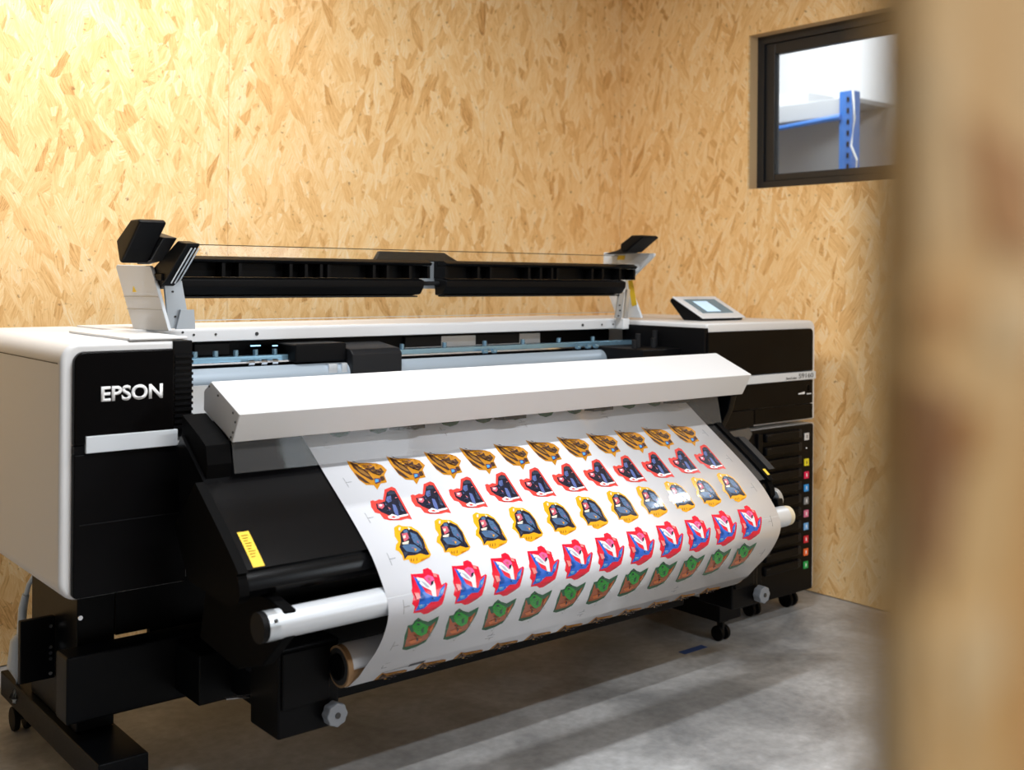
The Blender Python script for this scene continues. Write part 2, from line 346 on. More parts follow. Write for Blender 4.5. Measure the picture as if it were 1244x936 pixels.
# what shows through the window: the hall next door
struct('wall_outside', box(7.6, 7.7, 0, 8, 0, 4.2), PWHITE)
tag(obj('block_wall', box(6.95, 7.1, 4.0, 6.2, 0, 2.50), CONC), 'grey blockwork wall behind the blue racking', 'wall', kind='structure')
DESIGNS = {
 'eagle': [
  ('gold', [(-46,-55),(-29,-44),(-5,-22),(28,-35),(25,-19),(42,-26),(48,-7),(32,9),(26,35),(7,36),(-13,55),(-14,39),(-34,34),(-44,15),(-47,-13),(-48,-30)]),
  ('brown', [(-40,-49),(-23,-30),(-8,-6),(-5,21),(-13,21),(-29,-1),(-39,-24)]),
  ('brown', [(-44,-12),(-30,12),(-21,32),(-33,27),(-44,10)]),
  ('brown', [(-3,-16),(19,-25),(16,-10),(35,-16),(36,-1),(20,9),(8,2),(0,-5)]),
  ('bronze', [(-34,-37),(-18,-15),(-8,10),(-18,6),(-30,-10)]),
  ('bronze', [(2,-12),(17,-15),(20,-4),(10,-2)]),
  ('purple', [(-3,17),(16,20),(9,32),(-8,36)]),
  ('sky', [(-2,21),(7,22),(4,30),(-7,32)]),
  ('brown', [(16,14),(26,14),(24,27),(13,29)]),
 ],
 'rider': [
  ('red', [(-40,-19),(-32,-21),(-27,-17),(-14,-21),(-5,-17),(17,-50),(41,-56),(48,-49),(40,56),(28,51),(9,53),(-20,48),(-33,41),(-35,24),(-46,18),(-47,-1)]),
  ('ink', [(-30,-8),(-13,-9),(-2,-12),(17,-38),(31,-45),(41,-41),(36,44),(7,41),(-16,32),(-29,20),(-35,8)]),
  ('steel', [(10,-25),(23,-27),(15,-9),(4,-5),(2,-14)]),
  ('steel', [(12,1),(19,5),(16,23),(9,43),(2,41),(5,21)]),
  ('slate', [(19,-41),(39,-39),(38,-29),(15,-30)]),
  ('slate', [(35,-9),(34,15),(28,32),(23,24)]),
  ('white', [(9,39),(37,38),(36,43),(7,45)]),
  ('rose', [(-27,-6),(-11,-4),(-13,5),(-23,12),(-31,6)]),
  ('white', [(-24,-3),(-16,-2),(-19,3),(-26,3)]),
  ('white', [(-21,38),(-6,32),(5,39),(8,48),(-8,48),(-20,44)]),
  ('red', [(-14,41),(-5,38),(0,44),(-8,45)]),
 ],
 'beast': [
  ('amber', [(-17,-50),(-1,-56),(7,-50),(29,-45),(41,-29),(44,-7),(42,22),(43,39),(36,46),(13,39),(8,53),(-7,56),(-20,50),(-22,42),(-36,41),(-34,30),(-38,18),(-44,11),(-36,-2),(-27,-8),(-28,-26)]),
  ('ink', [(-10,-31),(7,-41),(23,-38),(37,-26),(41,-3),(36,23),(39,39),(29,39),(16,32),(-1,34),(-20,32),(-32,40),(-30,27),(-31,7),(-20,-7)]),
  ('steelblue', [(-23,5),(-8,1),(12,8),(22,24),(8,29),(-18,21)]),
  ('steelblue', [(17,-29),(30,-19),(31,7),(28,23),(20,13),(12,1),(13,-15)]),
  ('slate', [(-26,21),(-16,25),(-21,29),(-29,34)]),
  ('steelblue', [(1,-37),(12,-37),(12,-28),(-1,-29)]),
  ('rose', [(-8,-28),(8,-28),(6,-11),(-12,-5)]),
  ('cream', [(-19,-3),(1,-5),(-5,3),(-20,2)]),
  ('cream', [(-8,-21),(0,-22),(-3,-15),(-10,-13)]),
  ('amber', [(4,18),(10,20),(4,26)]),
  ('cream', [(-7,-46),(-1,-47),(-7,-37),(-11,-38)]),
  ('cream', [(17,-43),(22,-37),(15,-34)]),
  ('brown', [(-16,41),(-15,41),(-17,48),(-19,47)]),
  ('brown', [(-9,42),(-8,42),(-11,49),(-13,49)]),
  ('brown', [(-1,42),(0,42),(-2,49),(-4,49)]),
 ],
 'flame': [
  ('scarlet', [(-36,-45),(-22,-43),(-3,-41),(0,-50),(14,-52),(22,-45),(23,-37),(37,-31),(36,-14),(36,-6),(50,-10),(53,-6),(35,12),(39,19),(31,37),(16,44),(-6,52),(-18,52),(-29,45),(-49,43),(-46,28),(-53,21),(-46,6),(-48,-7),(-44,-14),(-36,-13),(-34,-27),(-38,-37)]),
  ('blue', [(-31,-39),(-21,-27),(-17,-11),(-12,3),(2,12),(20,18),(29,3),(47,-7),(34,15),(19,28),(-1,26),(-20,37),(-45,39),(-36,27),(-22,25),(-14,12),(-25,-2),(-29,-20)]),
  ('white', [(-25,-35),(-8,-29),(0,-17),(8,-9),(18,-19),(19,-10),(16,5),(15,17),(5,14),(4,1),(-9,-7),(-20,-16)]),
  ('silver', [(-17,-26),(-5,-18),(2,-5),(-8,-10)]),
  ('pink', [(-5,-31),(7,-35),(19,-29),(20,-20),(6,-9),(-2,-20)]),
  ('rose', [(3,-29),(11,-28),(11,-21),(4,-21)]),
  ('ink', [(9,-18),(18,-20),(13,-12),(6,-9)]),
  ('blush', [(22,-37),(30,-34),(30,-25),(21,-28)]),
  ('blush', [(-43,-2),(-32,1),(-28,12),(-40,14)]),
  ('sky', [(-37,26),(-20,27),(-22,33),(-34,33)]),
  ('sky', [(29,7),(39,0),(33,12)]),
 ],
 'flora': [
  ('forest', [(-24,47),(-33,17),(-41,-9),(-43,-40),(-31,-40),(-28,-49),(-19,-56),(-5,-46),(14,-37),(42,-47),(43,-25),(39,7),(37,38),(19,51),(-7,56)]),
  ('rust', [(-22,38),(-29,14),(-31,-3),(-40,-35),(-24,-14),(-5,7),(22,9),(27,-22),(37,-33),(37,-8),(35,25),(13,39)]),
  ('leaf', [(-29,-35),(-22,-46),(-9,-42),(19,-24),(25,1),(12,8),(-2,-1),(-19,-17)]),
  ('forest', [(-20,-41),(-12,-40),(-7,-33),(-15,-34)]),
  ('orange', [(-21,16),(-3,13),(20,18),(12,29),(-8,29)]),
  ('forest', [(0,-19),(6,-22),(13,-7),(8,-4)]),
  ('orange', [(27,-8),(30,-22),(35,-17),(34,0)]),
  ('brown', [(-2,8),(5,13),(8,24),(2,20)]),
  ('ink', [(-17,-39),(-13,-38),(-12,-35),(-16,-36)]),
 ],
}

# blue pallet racking seen through the window
rack = tag(empty('storage_rack', (6.55, 4.9, 0)), 'blue painted pallet rack with pale shelf beam outside the window', 'rack')
up = obj('upright', box(6.50, 6.60, 4.28, 4.38, 0, 2.58), RACKB, rack, bevel=.004)
for k in range(9):
    obj('slot', box(6.497, 6.4995, 4.30, 4.318, 1.9 + .075 * k, 1.935 + .075 * k), BLACK, up)
dup(up, (0, 1.6, 0), rack)
GREYW = mat('shelf_grey_paint', (.40, .42, .44), .7)  # even light grey for shelf beam and deck
obj('shelf_beam', box(6.52, 6.60, 4.39, 5.87, 2.42, 2.54), GREYW, rack, bevel=.004)
obj('shelf_deck', box(6.60, 7.5, 4.28, 5.98, 2.505, 2.535), GREYW, rack)
obj('brace', tube([(6.50, 5.88, 2.31), (6.49, 4.9, 2.375), (6.49, 4.46, 2.40), (6.495, 4.36, 2.405)], [.016, .016, .020, .024], 8), RACKB, rack, smooth=True)
tag(obj('storage_crate', box(6.62, 6.95, 4.72, 5.2, 2.536, 2.64), CONC, bevel=.01), 'grey flat crate on the shelf beam seen through the window', 'crate')
tag(obj('hanging_cable', tube([(6.47, 4.255, 2.62), (6.46, 4.24, 2.5), (6.46, 4.23, 2.38), (6.45, 4.25, 2.2), (6.46, 4.21, 2.1), (6.46, 4.23, 1.8), (6.46, 4.24, .01)], .008, 8), PWHITE, smooth=True), 'white cable hanging down beside the blue rack upright', 'cable')

# ------------------------------------------------------------------ the printer
YF = 2.617                      # front plane of the two end cabinets
PR = tag(empty('large_format_printer', (2.25, 2.9, 0)), 'wide white and black roll printer standing against the strand board walls', 'printer')

# left end cabinet -------------------------------------------------
shell = obj('left_cabinet', prism('y', rounded(.832, 1.140, .545, 1.143, .045, (1, 0, 0, 1)), YF, 3.46), WHITE, PR, bevel=.012, seg=3)
obj('shell_seam', box(.8305, .8325, YF + .02, 3.45, 1.0935, 1.0955), DARKG, shell)
obj('top_step', box(.99, 1.135, YF - .002, 3.05, 1.1435, 1.150), WHITE, shell, bevel=.002)
fp = obj('front_panel', prism('y', rounded(.858, 1.097, .905, 1.122, .026, (0, 0, 0, 1)), YF - .018, YF + .004), GLOSS, shell, bevel=.005)
obj('lower_door', prism('y', rounded(.858, 1.130, .552, .8855, .012, (1, 0, 0, 0)), YF - .016, YF + .004), SATIN, shell, bevel=.004)
obj('door_seam', box(.872, 1.13, YF - .0175, YF - .0155, .7205, .7225), DARKG, shell)
obj('stripe', box(.883, 1.103, YF - .024, YF, .887, .9265), STRIPE, shell, bevel=.002)
obj('side_edge_trim', box(.858, .882, YF - .0165, YF, .8857, .9045), SATIN, shell)
text('logo_letters', 'EPSON', .9185, 1.066, YF - .0185, 1.004, 1.040, LABELW, shell, bold=.028)
rc = obj('ribbed_column', box(1.098, 1.146, YF - .006, YF + .25, .905, 1.140), BLACK, shell, bevel=.002)
for k in range(13): obj('rib', box(1.099, 1.1455, YF - .013, YF - .0065, .925 + k * .0145, .932 + k * .0145), BLACK, rc)

# right end cabinet ------------------------------------------------
rsh = obj('right_cabinet', prism('y', rounded(3.083, 3.735, .752, 1.143, .035, (0, 0, 1, 0)), YF, 3.46), WHITE, PR, bevel=.009, seg=3)
obj('front_panel', prism('y', rounded(3.072, 3.702, .946, 1.112, .018, (0, 0, 1, 0)), YF - .014, YF + .004), GLOSS, rsh, bevel=.004)
obj('stripe', box(3.072, 3.712, YF - .020, YF, .9135, .9445), STRIPE, rsh, bevel=.002)
obj('lower_panel', box(3.072, 3.702, YF - .014, YF + .004, .8195, .912), GLOSS, rsh, bevel=.003)
obj('service_cover', box(3.072, 3.336, YF - .014, YF + .004, .753, .8175), SATIN, rsh, bevel=.003)
obj('service_cover', box(3.340, 3.702, YF - .014, YF + .004, .760, .8175), GLOSS, rsh, bevel=.003)
text('model_number', 'S9160', 3.600, 3.694, YF - .0205, .921, .939, INKT, rsh, bold=.0)
text('model_name', 'SureColor', 3.52, 3.588, YF - .0205, .920, .9285, INKT, rsh, bold=.01)
def drop_badge():
    bm = bmesh.new()
    o = [(0, .016), (.005, .006), (.007, -.001), (.0045, -.008), (0, -.0105), (-.0045, -.008), (-.007, -.001), (-.005, .006)]
    i_ = [(x * .55, z * .5 - .001) for x, z in o]
    A = [bm.verts.new((3.672 + x, YF - .0150, .876 + z)) for x, z in o]; B = [bm.verts.new((3.672 + x, YF - .0150, .876 + z)) for x, z in i_]
    for k in range(8): bm.faces.new((A[k], A[(k + 1) % 8], B[(k + 1) % 8], B[k]))
    bmesh.ops.solidify(bm, geom=bm.faces[:], thickness=.001); return bm
obj('drop_emblem', drop_badge(), LABELW, rsh)
bm = bmesh.new()
for k in range(7): box(3.660 + k * .0042, 3.6630 + k * .0042, YF - .0155, YF - .0142, .8555, .8590, bm)
obj('emblem_caption', bm, LABELW, rsh)
bm = bmesh.new()
for k in range(9): box(3.607 + k * .0045, 3.6103 + k * .0045, YF - .0155, YF - .0142, .8575 + .0004 * (k % 3), .8620 + .0006 * k, bm)
obj('caption_print', bm, LABELW, rsh)

# ink tower under the right cabinet --------------------------------
ink = obj('ink_cabinet', prism('y', rounded(3.10, 3.735, .083, .738, .014, (0, 1, 0, 0)), YF + .002, 3.30), WHITE, PR, bevel=.006)
obj('front_frame', box(3.10, 3.7125, YF - .010, YF + .006, .088, .737), SATIN, ink, bevel=.003)
obj('mesh_cover', prism('y', [(3.135, .700), (3.15, .745), (3.31, .752), (3.325, .728), (3.30, .700), (3.26, .672), (3.17, .668)], YF - .0145, YF - .0105), FOIL, ink)
obj('side_rail', box(3.352, 3.380, YF - .022, YF - .0105, .13, .725), SATIN, ink, bevel=.003)
tray = obj('ink_tray', box(3.392, 3.600, YF - .030, YF - .0105, .690, .722), SATIN, ink, bevel=.006, seg=2)
latch = obj('tray_latch', box(3.606, 3.622, YF - .022, YF - .0105, .690, .722), DARKG, ink, bevel=.003)
grp = obj('tray_glint_edge', box(3.396, 3.42, YF - .032, YF - .0301, .714, .718), DARKG, tray)
for k in range(1, 11):
    d = (0, 0, -.0502 * k); dup_tree(tray, d, ink); dup(latch, d, ink)
cols = [((.62, .62, .62), 'white'), None, ((.85, .72, .02), 'yellow'), ((.78, .01, .09), 'magenta'), ((.02, .30, .78), 'cyan'), ((.22, .23, .24), 'grey'),
        ((.72, .17, .30), 'pink'), ((.16, .42, .80), 'light blue'), ((.66, .01, .03), 'red'), ((.85, .13, .02), 'orange'), ((.01, .38, .08), 'green')]
for k, c in enumerate(cols):
    z = .688 - .0502 * k
    if c is None:
        obj('status_lamp', box(3.664, 3.668, YF - .0125, YF - .0102, z + .004, z + .009), LABELW, ink, label='tiny pale status lamp'); continue
    l = obj('ink_label', box(3.653, 3.681, YF - .0125, YF - .0102, z - .012, z + .015), mat('ink_label_' + c[1].replace(' ', '_'), c[0], .5), ink, label=c[1] + ' ink colour label')
    obj('label_mark', box(3.6645, 3.6695, YF - .0135, YF - .0127, z - .005, z + .008), LABELW if k not in (0, 2) else INKT, l)
def caster(x, y, zt, r, parent, m=BLACK):
    f = obj('caster', box(x - .018, x + .018, y - .020, y + .020, zt - .012, zt), DARKG, parent, bevel=.003)
    obj('caster_fork', box(x - .006, x + .006, y - .014, y + .014, r * .9, zt - .0125), DARKG, f, bevel=.002)
    for s in (-1, 1):
        obj('wheel', cyl((x + s * .008, y, r), (x + s * .024, y, r), r, 20), m, f, bevel=.003)
    return f
caster(3.685, 2.70, .0825, .032, ink); caster(3.475, 2.715, .0825, .028, ink)

# stand --------------------------------------------------------------
def foot(x0, x1, y0=2.615):
    return obj('stand_foot', box(x0, x1, y0, 3.42, .080, .150), STEELB, PR, bevel=.004)
f1 = foot(.925, 1.046); f2 = foot(3.095, 3.215, 2.56)
caster(3.151, 2.60, .0795, .027, f2); caster(.957, 3.335, .0795, .034, f1); caster(3.151, 3.36, .0795, .034, f2)
lg = obj('stand_leg', box(.945, 1.040, 2.83, 3.20, .151, .540), STEELB, PR, bevel=.004)
for p in ((.958, .512), (1.02, .512), (.952, .44)): screw(lg, (p[0], 2.829, p[1]), (0, -1, 0), .006)
dup(lg, (2.15, 0, 0), PR)
cb = obj('cross_beam', box(.893, 3.16, 2.745, 2.828, .208, .372), STEELB, PR, bevel=.006)
obj('cross_beam', box(1.045, 3.09, 3.20, 3.32, .44, .50), STEELB, PR, bevel=.006)
obj('cross_beam', box(1.045, 3.09, 3.0, 3.12, .50, .538), STEELB, PR, bevel=.006)
br = obj('side_bracket', box(.856, .943, 2.99, 3.012, .247, .408), STEELB, PR, bevel=.003)
for z in (.385, .33, .315, .30, .262): screw(br, (.930, 2.989, z), (0, -1, 0), .005)
obj('rear_feed_tube', cyl((1.045, 3.40, .62), (3.09, 3.40, .62), .04, 24), BLACK, PR, smooth=True)

obj('rear_guard', box(1.046, 3.09, 2.84, 2.86, .375, .585), STEELB, PR)
obj('rear_guard', box(1.147, 3.09, 2.87, 2.89, .225, .372), STEELB, PR)
# print engine between the cabinets ----------------------------------
body = obj('print_engine', prism('x', [(2.70, .64), (3.45, .64), (3.45, 1.118), (3.10, 1.118), (3.10, .985), (2.84, .985), (2.66, .93), (2.66, .72)], 1.147, 3.068), SATIN, PR)
rail = obj('top_rail', prism('x', [(3.03, 1.109), (3.03, 1.142), (3.036, 1.148), (3.448, 1.146), (3.448, 1.119), (3.10, 1.119), (3.10, 1.109)], 1.142, 3.068), WHITE2, PR, bevel=.003)
for x, z in ((1.30, 1.138), (1.333, 1.130), (1.40, 1.130), (1.53, 1.128), (2.86, 1.126), (2.96, 1.126), (3.02, 1.126)):
    obj('rail_screw', cyl((x, 3.0295, z), (x, 3.0275, z), .0055 if x in (1.53, 2.86) else .0035, 10), INKT, rail)
obj('hinge_block', box(3.030, 3.066, 2.985, 3.028, 1.108, 1.150), PWHITE, rail, bevel=.004)
gr = obj('guide_rail', box(1.15, 3.06, 2.965, 2.995, 1.052, 1.068), BLUEM, PR, bevel=.002)
obj('guide_lip', box(1.15, 3.06, 2.945, 2.9645, 1.048, 1.053), CHROME, gr)
kn = obj('pinch_knob', cyl((1.315, 2.980, 1.0685), (1.315, 2.980, 1.085), .008, 12), BLUEM, gr)
for k in range(1, 6): dup(kn, (.062 * k, 0, 0), gr)
for k in range(6): dup(kn, (.70 + .17 * k, 0, 0), gr)
obj('media_roller', cyl((1.15, 2.935, 1.004), (3.06, 2.935, 1.004), .036, 32), SILVER, PR, smooth=True)
obj('feed_table', prism('x', [(2.66, .9305), (2.84, .9855), (2.88, .9855), (2.88, 1.0), (2.83, 1.004), (2.655, .95)], 1.15, 3.06), GREYM, PR)
for x0, x1 in ((1.16, 1.21), (1.36, 1.47), (2.1, 2.25), (2.4, 2.6)):
    obj('cover_plate', box(x0, x1, 3.085, 3.099, 1.065, 1.10), DARKG, PR, bevel=.002)
obj('inner_panel', box(2.10, 2.70, 3.088, 3.098, 1.062, 1.098), ALU, PR)
cg = obj('print_carriage', prism('x', [(2.888, .985), (2.888, 1.066), (2.905, 1.080), (3.02, 1.095), (3.02, 1.069), (3.0, 1.069), (3.0, 1.045), (2.975, 1.045), (2.94, 1.043), (2.90, .99)], 1.775, 1.955), DARKG, PR, bevel=.004)
obj('carriage_side', box(1.60, 1.774, 2.92, 3.05, 1.045, 1.10), BLACK, PR, bevel=.006)
obj('carriage_clip', box(1.70, 1.73, 2.90, 2.918, 1.0, 1.04), GALV, PR, bevel=.002)
obj('carriage_clip', box(1.745, 1.765, 2.90, 2.918, 1.0, 1.04), GALV, PR, bevel=.002)
obj('led_strip', box(1.475, 1.505, 2.955, 2.960, 1.096, 1.099), mat('lit_led_strip', (.1, .3, .5), .4, emit=(.35, .72, 1.0), estr=2.2), PR, label='small glowing blue lamp')
obj('led_strip', box(1.545, 1.560, 2.955, 2.960, 1.094, 1.097), MATS['lit_led_strip'], PR, label='small glowing blue lamp')
for x in (1.46, 1.50, 1.535):
    obj('sensor_wheel', cyl((x, 2.945, 1.050), (x + .018, 2.945, 1.050), .009, 10), CHROME, gr)
for x in (2.32, 2.36, 2.75, 2.80, 2.84):
    obj('sensor_wheel', cyl((x, 2.945, 1.052), (x + .016, 2.945, 1.052), .008, 10), BLUEM, gr)
cap = obj('maintenance_unit', box(2.86, 3.067, 2.72, 3.02, .96, 1.05), BLACK, PR, bevel=.006)
for k, (x, z, h) in enumerate(((2.90, 1.05, .03), (2.95, 1.05, .05), (3.0, 1.05, .035), (3.04, 1.05, .06))):
    obj('tube_clip', cyl((x, 2.80 + .03 * (k % 2), z + .0005), (x, 2.80 + .03 * (k % 2), z + h), .010, 12), DARKG, cap)
obj('inner_side_plate', box(3.060, 3.0825, 2.61, 3.02, .76, 1.126), BLACK, PR, bevel=.003)

# control panel on the right cabinet
cp = obj('control_panel', prism('x', [(2.760, 1.150), (2.768, 1.144), (2.86, 1.144), (2.93, 1.214), (2.925, 1.226), (2.915, 1.2275)], 3.228, 3.468), BLACK, PR, bevel=.004)
def slab(p00, p10, p11, p01, t):
    P = [Vector(p) for p in (p00, p10, p11, p01)]; n = (P[1] - P[0]).cross(P[3] - P[0]).normalized() * t
    bm = bmesh.new(); A = [bm.verts.new(p) for p in P]; B = [bm.verts.new(p + n) for p in P]
    bm.faces.new(A[::-1]); bm.faces.new(B)
    for i in range(4): bm.faces.new((A[i], A[(i + 1) % 4], B[(i + 1) % 4], B[i]))
    return bm
def onp(u, v): return (3.222 + .252 * u, 2.757 + .156 * v, 1.151 + .078 * v)
obj('white_bezel', slab(onp(0, 0), onp(1, 0), onp(1, 1), onp(0, 1), .006), WHITE2, cp, bevel=.003)
off = Vector((0, -.078, .156)).normalized() * .0062
sc_ = [tuple(Vector(onp(*q)) + off) for q in ((.14, .20), (.86, .20), (.86, .84), (.14, .84))]
obj('touch_screen', slab(*sc_, .001), SCREEN, cp, label='lit blue-grey touch screen')
sc_ = [tuple(Vector(onp(*q)) + off * 1.2) for q in ((.28, .26), (.60, .26), (.60, .74), (.28, .74))]
obj('screen_tile', slab(*sc_, .0006), mat('lit_screen_tile', (.3, .4, .5), .2, emit=(.45, .66, .78), estr=.9), cp, label='pale lit window on the screen')
obj('panel_key', box(3.245, 3.257, 2.80, 2.802, 1.18, 1.182), STRIPE, cp)

# raised front lid ----------------------------------------------------
lid = obj('lid_window', box(1.300, 3.060, 3.0455, 3.0485, 1.172, 1.388), CLEAR, PR, label='clear acrylic lid window')
obj('window_edge', box(1.300, 3.060, 3.0445, 3.0495, 1.3882, 1.3905), DARKG, lid)
obj('window_edge', box(1.300, 3.060, 3.0445, 3.0495, 1.1695, 1.1718), GALV, lid)
def lid_bar(x0, x1, cut):
    b = obj('lid_bar', prism('x', [(2.992, 1.296), (2.965, 1.290), (2.966, 1.268), (2.985, 1.245), (3.030, 1.240), (3.036, 1.296)], x0, x1 - cut), BLACK, PR, bevel=.004, seg=2)
    obj('bar_back', box(x0, x1, 3.018, 3.036, 1.2962, 1.352), BLACK, b)
    obj('bar_lip', prism('x', [(2.970, 1.338), (2.962, 1.346), (2.985, 1.356), (3.017, 1.356), (3.017, 1.338)], x0, x1), SATIN, b, bevel=.002)
    n = 9; w = (x1 - x0)
    for u in (.0, .15, .21, .40, .46, .52, .55, .74, .80, .90, .985):
        obj('bar_rib', box(x0 + u * w, x0 + u * w + .010, 2.972, 3.0175, 1.2965, 1.3375), BLACK, b)
    obj('bar_bottom_flange', box(x0 + .01, x1 - cut - .01, 2.990, 3.025, 1.2355, 1.2405), DARKG, b)
    return b
lid_bar(1.262, 2.122, .03); lid_bar(2.180, 3.084, .06)
obj('lid_joint_plate', box(2.085, 2.235, 3.037, 3.045, 1.262, 1.352), GREYM, PR, bevel=.002)
obj('lid_joint_rod', cyl((2.06, 3.010, 1.280), (2.24, 3.010, 1.280), .007, 12), DARKG, PR, smooth=True)
obj('lid_handle', prism('y', [(1.955, 1.352), (1.975, 1.384), (2.235, 1.384), (2.30, 1.352)], 3.050, 3.070), DARKG, PR, bevel=.004)
# left lid arm
la = obj('lid_arm', prism('x', [(2.880, 1.151), (3.130, 1.1445), (3.272, 1.324), (3.262, 1.330), (3.012, 1.326), (3.000, 1.316)], 1.196, 1.206), STRIPE, PR, bevel=.002, label='pale grey slanting lid arm')
obj('arm_shell', prism('x', [(2.935, 1.151), (3.125, 1.146), (3.262, 1.322), (3.045, 1.322)], 1.2062, 1.225), STRIPE, la, bevel=.004)
obj('arm_seam', prism('x', [(2.92, 1.205), (3.176, 1.2015), (3.178, 1.204), (2.922, 1.2075)], 1.1945, 1.196), GREYM, la)
obj('arm_seam', prism('x', [(2.95, 1.240), (3.203, 1.2365), (3.205, 1.239), (2.952, 1.2425)], 1.1945, 1.196), GREYM, la)
obj('warning_label', prism('x', [(3.108, 1.252), (3.135, 1.2515), (3.130, 1.268)], 1.1945, 1.196), YELLOW, la, label='small yellow warning triangle')
hp = obj('hinge_plate', prism('y', [(1.228, 1.153), (1.290, 1.153), (1.262, 1.300), (1.212, 1.300)], 2.955, 2.965), GREYM, PR, bevel=.001)
for x, z in ((1.256, 1.165), (1.268, 1.18), (1.246, 1.186), (1.262, 1.197), (1.238, 1.255), (1.240, 1.285)): screw(hp, (x, 2.9548, z), (0, -1, 0), .003, INKT)
obj('hinge_foot', prism('y', [(1.245, 1.1515), (1.300, 1.1515), (1.296, 1.205), (1.258, 1.205)], 2.944, 2.954), GREYM, hp)
ah = obj('lid_arm_head', prism('x', [(2.785, 1.384), (2.850, 1.392), (3.060, 1.300), (3.030, 1.268), (2.975, 1.262), (2.930, 1.282)], 1.206, 1.244), BLACK, PR, bevel=.004)
for k in range(3):
    obj('head_rail', tube([(1.222 + .010 * k, 2.795, 1.372), (1.222 + .010 * k, 2.925, 1.279)], .0022, 6), GALV, ah)
obj('head_pivot', box(1.200, 1.262, 2.94, 3.0, 1.285, 1.305), BLACK, ah, bevel=.003)
obj('gusset', prism('x', [(2.99, 1.42), (2.86, 1.40), (2.95, 1.34), (3.05, 1.33)], 1.173, 1.211), DARKG, ah, bevel=.003)
ec = obj('lid_end_cover', prism('x', [(3.004, 1.393), (2.901, 1.446), (2.850, 1.446), (2.835, 1.438), (2.965, 1.331), (2.980, 1.336)], 1.098, 1.172), BLACK, PR, bevel=.006)
# right lid arm
ra = obj('lid_arm', prism('x', [(3.176, 1.405), (2.905, 1.398), (2.905, 1.388), (3.040, 1.290), (2.967, 1.151), (3.100, 1.1485), (3.180, 1.300)], 3.110, 3.122), STRIPE, PR, bevel=.002, label='pale grey bent lid arm')
obj('yellow_instruction_label', prism('x', [(3.040, 1.293), (3.015, 1.296), (2.990, 1.201), (3.016, 1.194)], 3.1085, 3.1098), YELLOW, ra, label='tall yellow instruction label')
obj('yellow_instruction_label', prism('x', [(3.10, 1.375), (3.06, 1.375), (3.055, 1.392), (3.095, 1.392)], 3.1085, 3.1098), YELLOW, ra, label='small yellow label near the arm top')
rp = obj('hinge_plate', prism('y', [(2.995, 1.151), (3.025, 1.151), (3.043, 1.250), (3.015, 1.250)][::1], 2.990, 3.000), GREYM, PR, bevel=.001)
obj('hinge_rail', prism('y', [(3.036, 1.151), (3.056, 1.151), (3.066, 1.260), (3.051, 1.260)], 2.985, 2.995), GALV, rp)
for x, z in ((3.008, 1.16), (3.016, 1.18), (3.014, 1.20)): screw(rp, (x, 2.9898, z), (0, -1, 0), .003, INKT)
obj('lid_end_cover', prism('x', [(2.985, 1.433), (2.928, 1.464), (2.880, 1.464), (2.866, 1.457), (2.955, 1.402), (2.985, 1.402)], 3.01, 3.100), BLACK, PR, bevel=.006)
obj('gusset', prism('x', [(3.05, 1.41), (2.98, 1.435), (2.985, 1.400), (3.13, 1.395)], 3.055, 3.108), DARKG, PR, bevel=.003)

# dryer beam across the front ------------------------------------------
bx0, bx1 = 1.141, 2.985
beam = obj('dryer_beam', prism('x', [(2.378, .915), (2.340, .985), (2.492, 1.048), (2.533, 1.023), (2.534, .975), (2.421, .934)], bx0, bx1), WHITE2, PR, bevel=.003, seg=3, label='white folded metal hood across the printer front')
for y, z in ((2.50, 1.036), (2.452, 1.018), (2.372, .985), (2.360, .965), (2.372, .94), (2.382, .928), (2.390, .922)):
    obj('hood_screw', cyl((bx0 - .0002, y, z), (bx0 - .002, y, z), .0028, 8), INKT, beam)
for x in (1.652, 2.0, 2.345, 2.69):
    obj('media_tab', prism('z', [(x - .045, 2.383), (x + .035, 2.383), (x + .05, 2.41), (x - .06, 2.41)], .9055, .9155), BLACK, PR)
bk = obj('hood_bracket', prism('x', [(2.515, .971), (2.421, .9315), (2.385, .913), (2.375, .87), (2.385, .81), (2.42, .73), (2.52, .69)], 1.080, 1.139), MATT, PR)
obj('hood_bracket', prism('x', [(2.60, .990), (2.52, .972), (2.421, .9315), (2.385, .912), (2.40, .86), (2.44, .79), (2.60, .72)], 2.935, 2.965), STEELB, PR, bevel=.004)

fb = bmesh.new(); _q = [(1.142, 2.383, .921), (2.86, 2.383, .921), (2.86, 2.363, .831), (1.142, 2.366, .846)]
_A = [fb.verts.new(q) for q in _q]
fb.faces.new(_A)
obj('splash_film', fb, FILM, PR, label='clear plastic skirt hanging under the white hood')
# heated platen --------------------------------------------------------
RAW = [(2.60, .99), (2.53, .95), (2.46, .90), (2.36, .828), (2.235, .741), (2.15, .675), (2.105, .625), (2.078, .585), (2.070, .55), (2.083, .51), (2.115, .46), (2.16, .412), (2.190, .379)]
def catmull(pts, n=6):
    o = []
    for i in range(len(pts) - 1):
        p0 = pts[max(i - 1, 0)]; p1 = pts[i]; p2 = pts[i + 1]; p3 = pts[min(i + 2, len(pts) - 1)]
        for k in range(n):
            t = k / n
            o.append(tuple(.5 * ((2 * b) + (c - a) * t + (2 * a - 5 * b + 4 * c - d) * t * t + (-a + 3 * b - 3 * c + d) * t ** 3) for a, b, c, d in zip(p0, p1, p2, p3)))
    return o + [pts[-1]]
PROF = catmull(RAW)
RC = (2.262, .385); RR = .050
_a0 = math.atan2(.350 - RC[1], 2.227 - RC[0])
for k in range(25):
    a = _a0 + k * math.radians(13); PROF.append((RC[0] + RR * math.cos(a), RC[1] + RR * math.sin(a)))
ARC = [0]
for a, b in zip(PROF, PROF[1:]): ARC.append(ARC[-1] + math.dist(a, b))
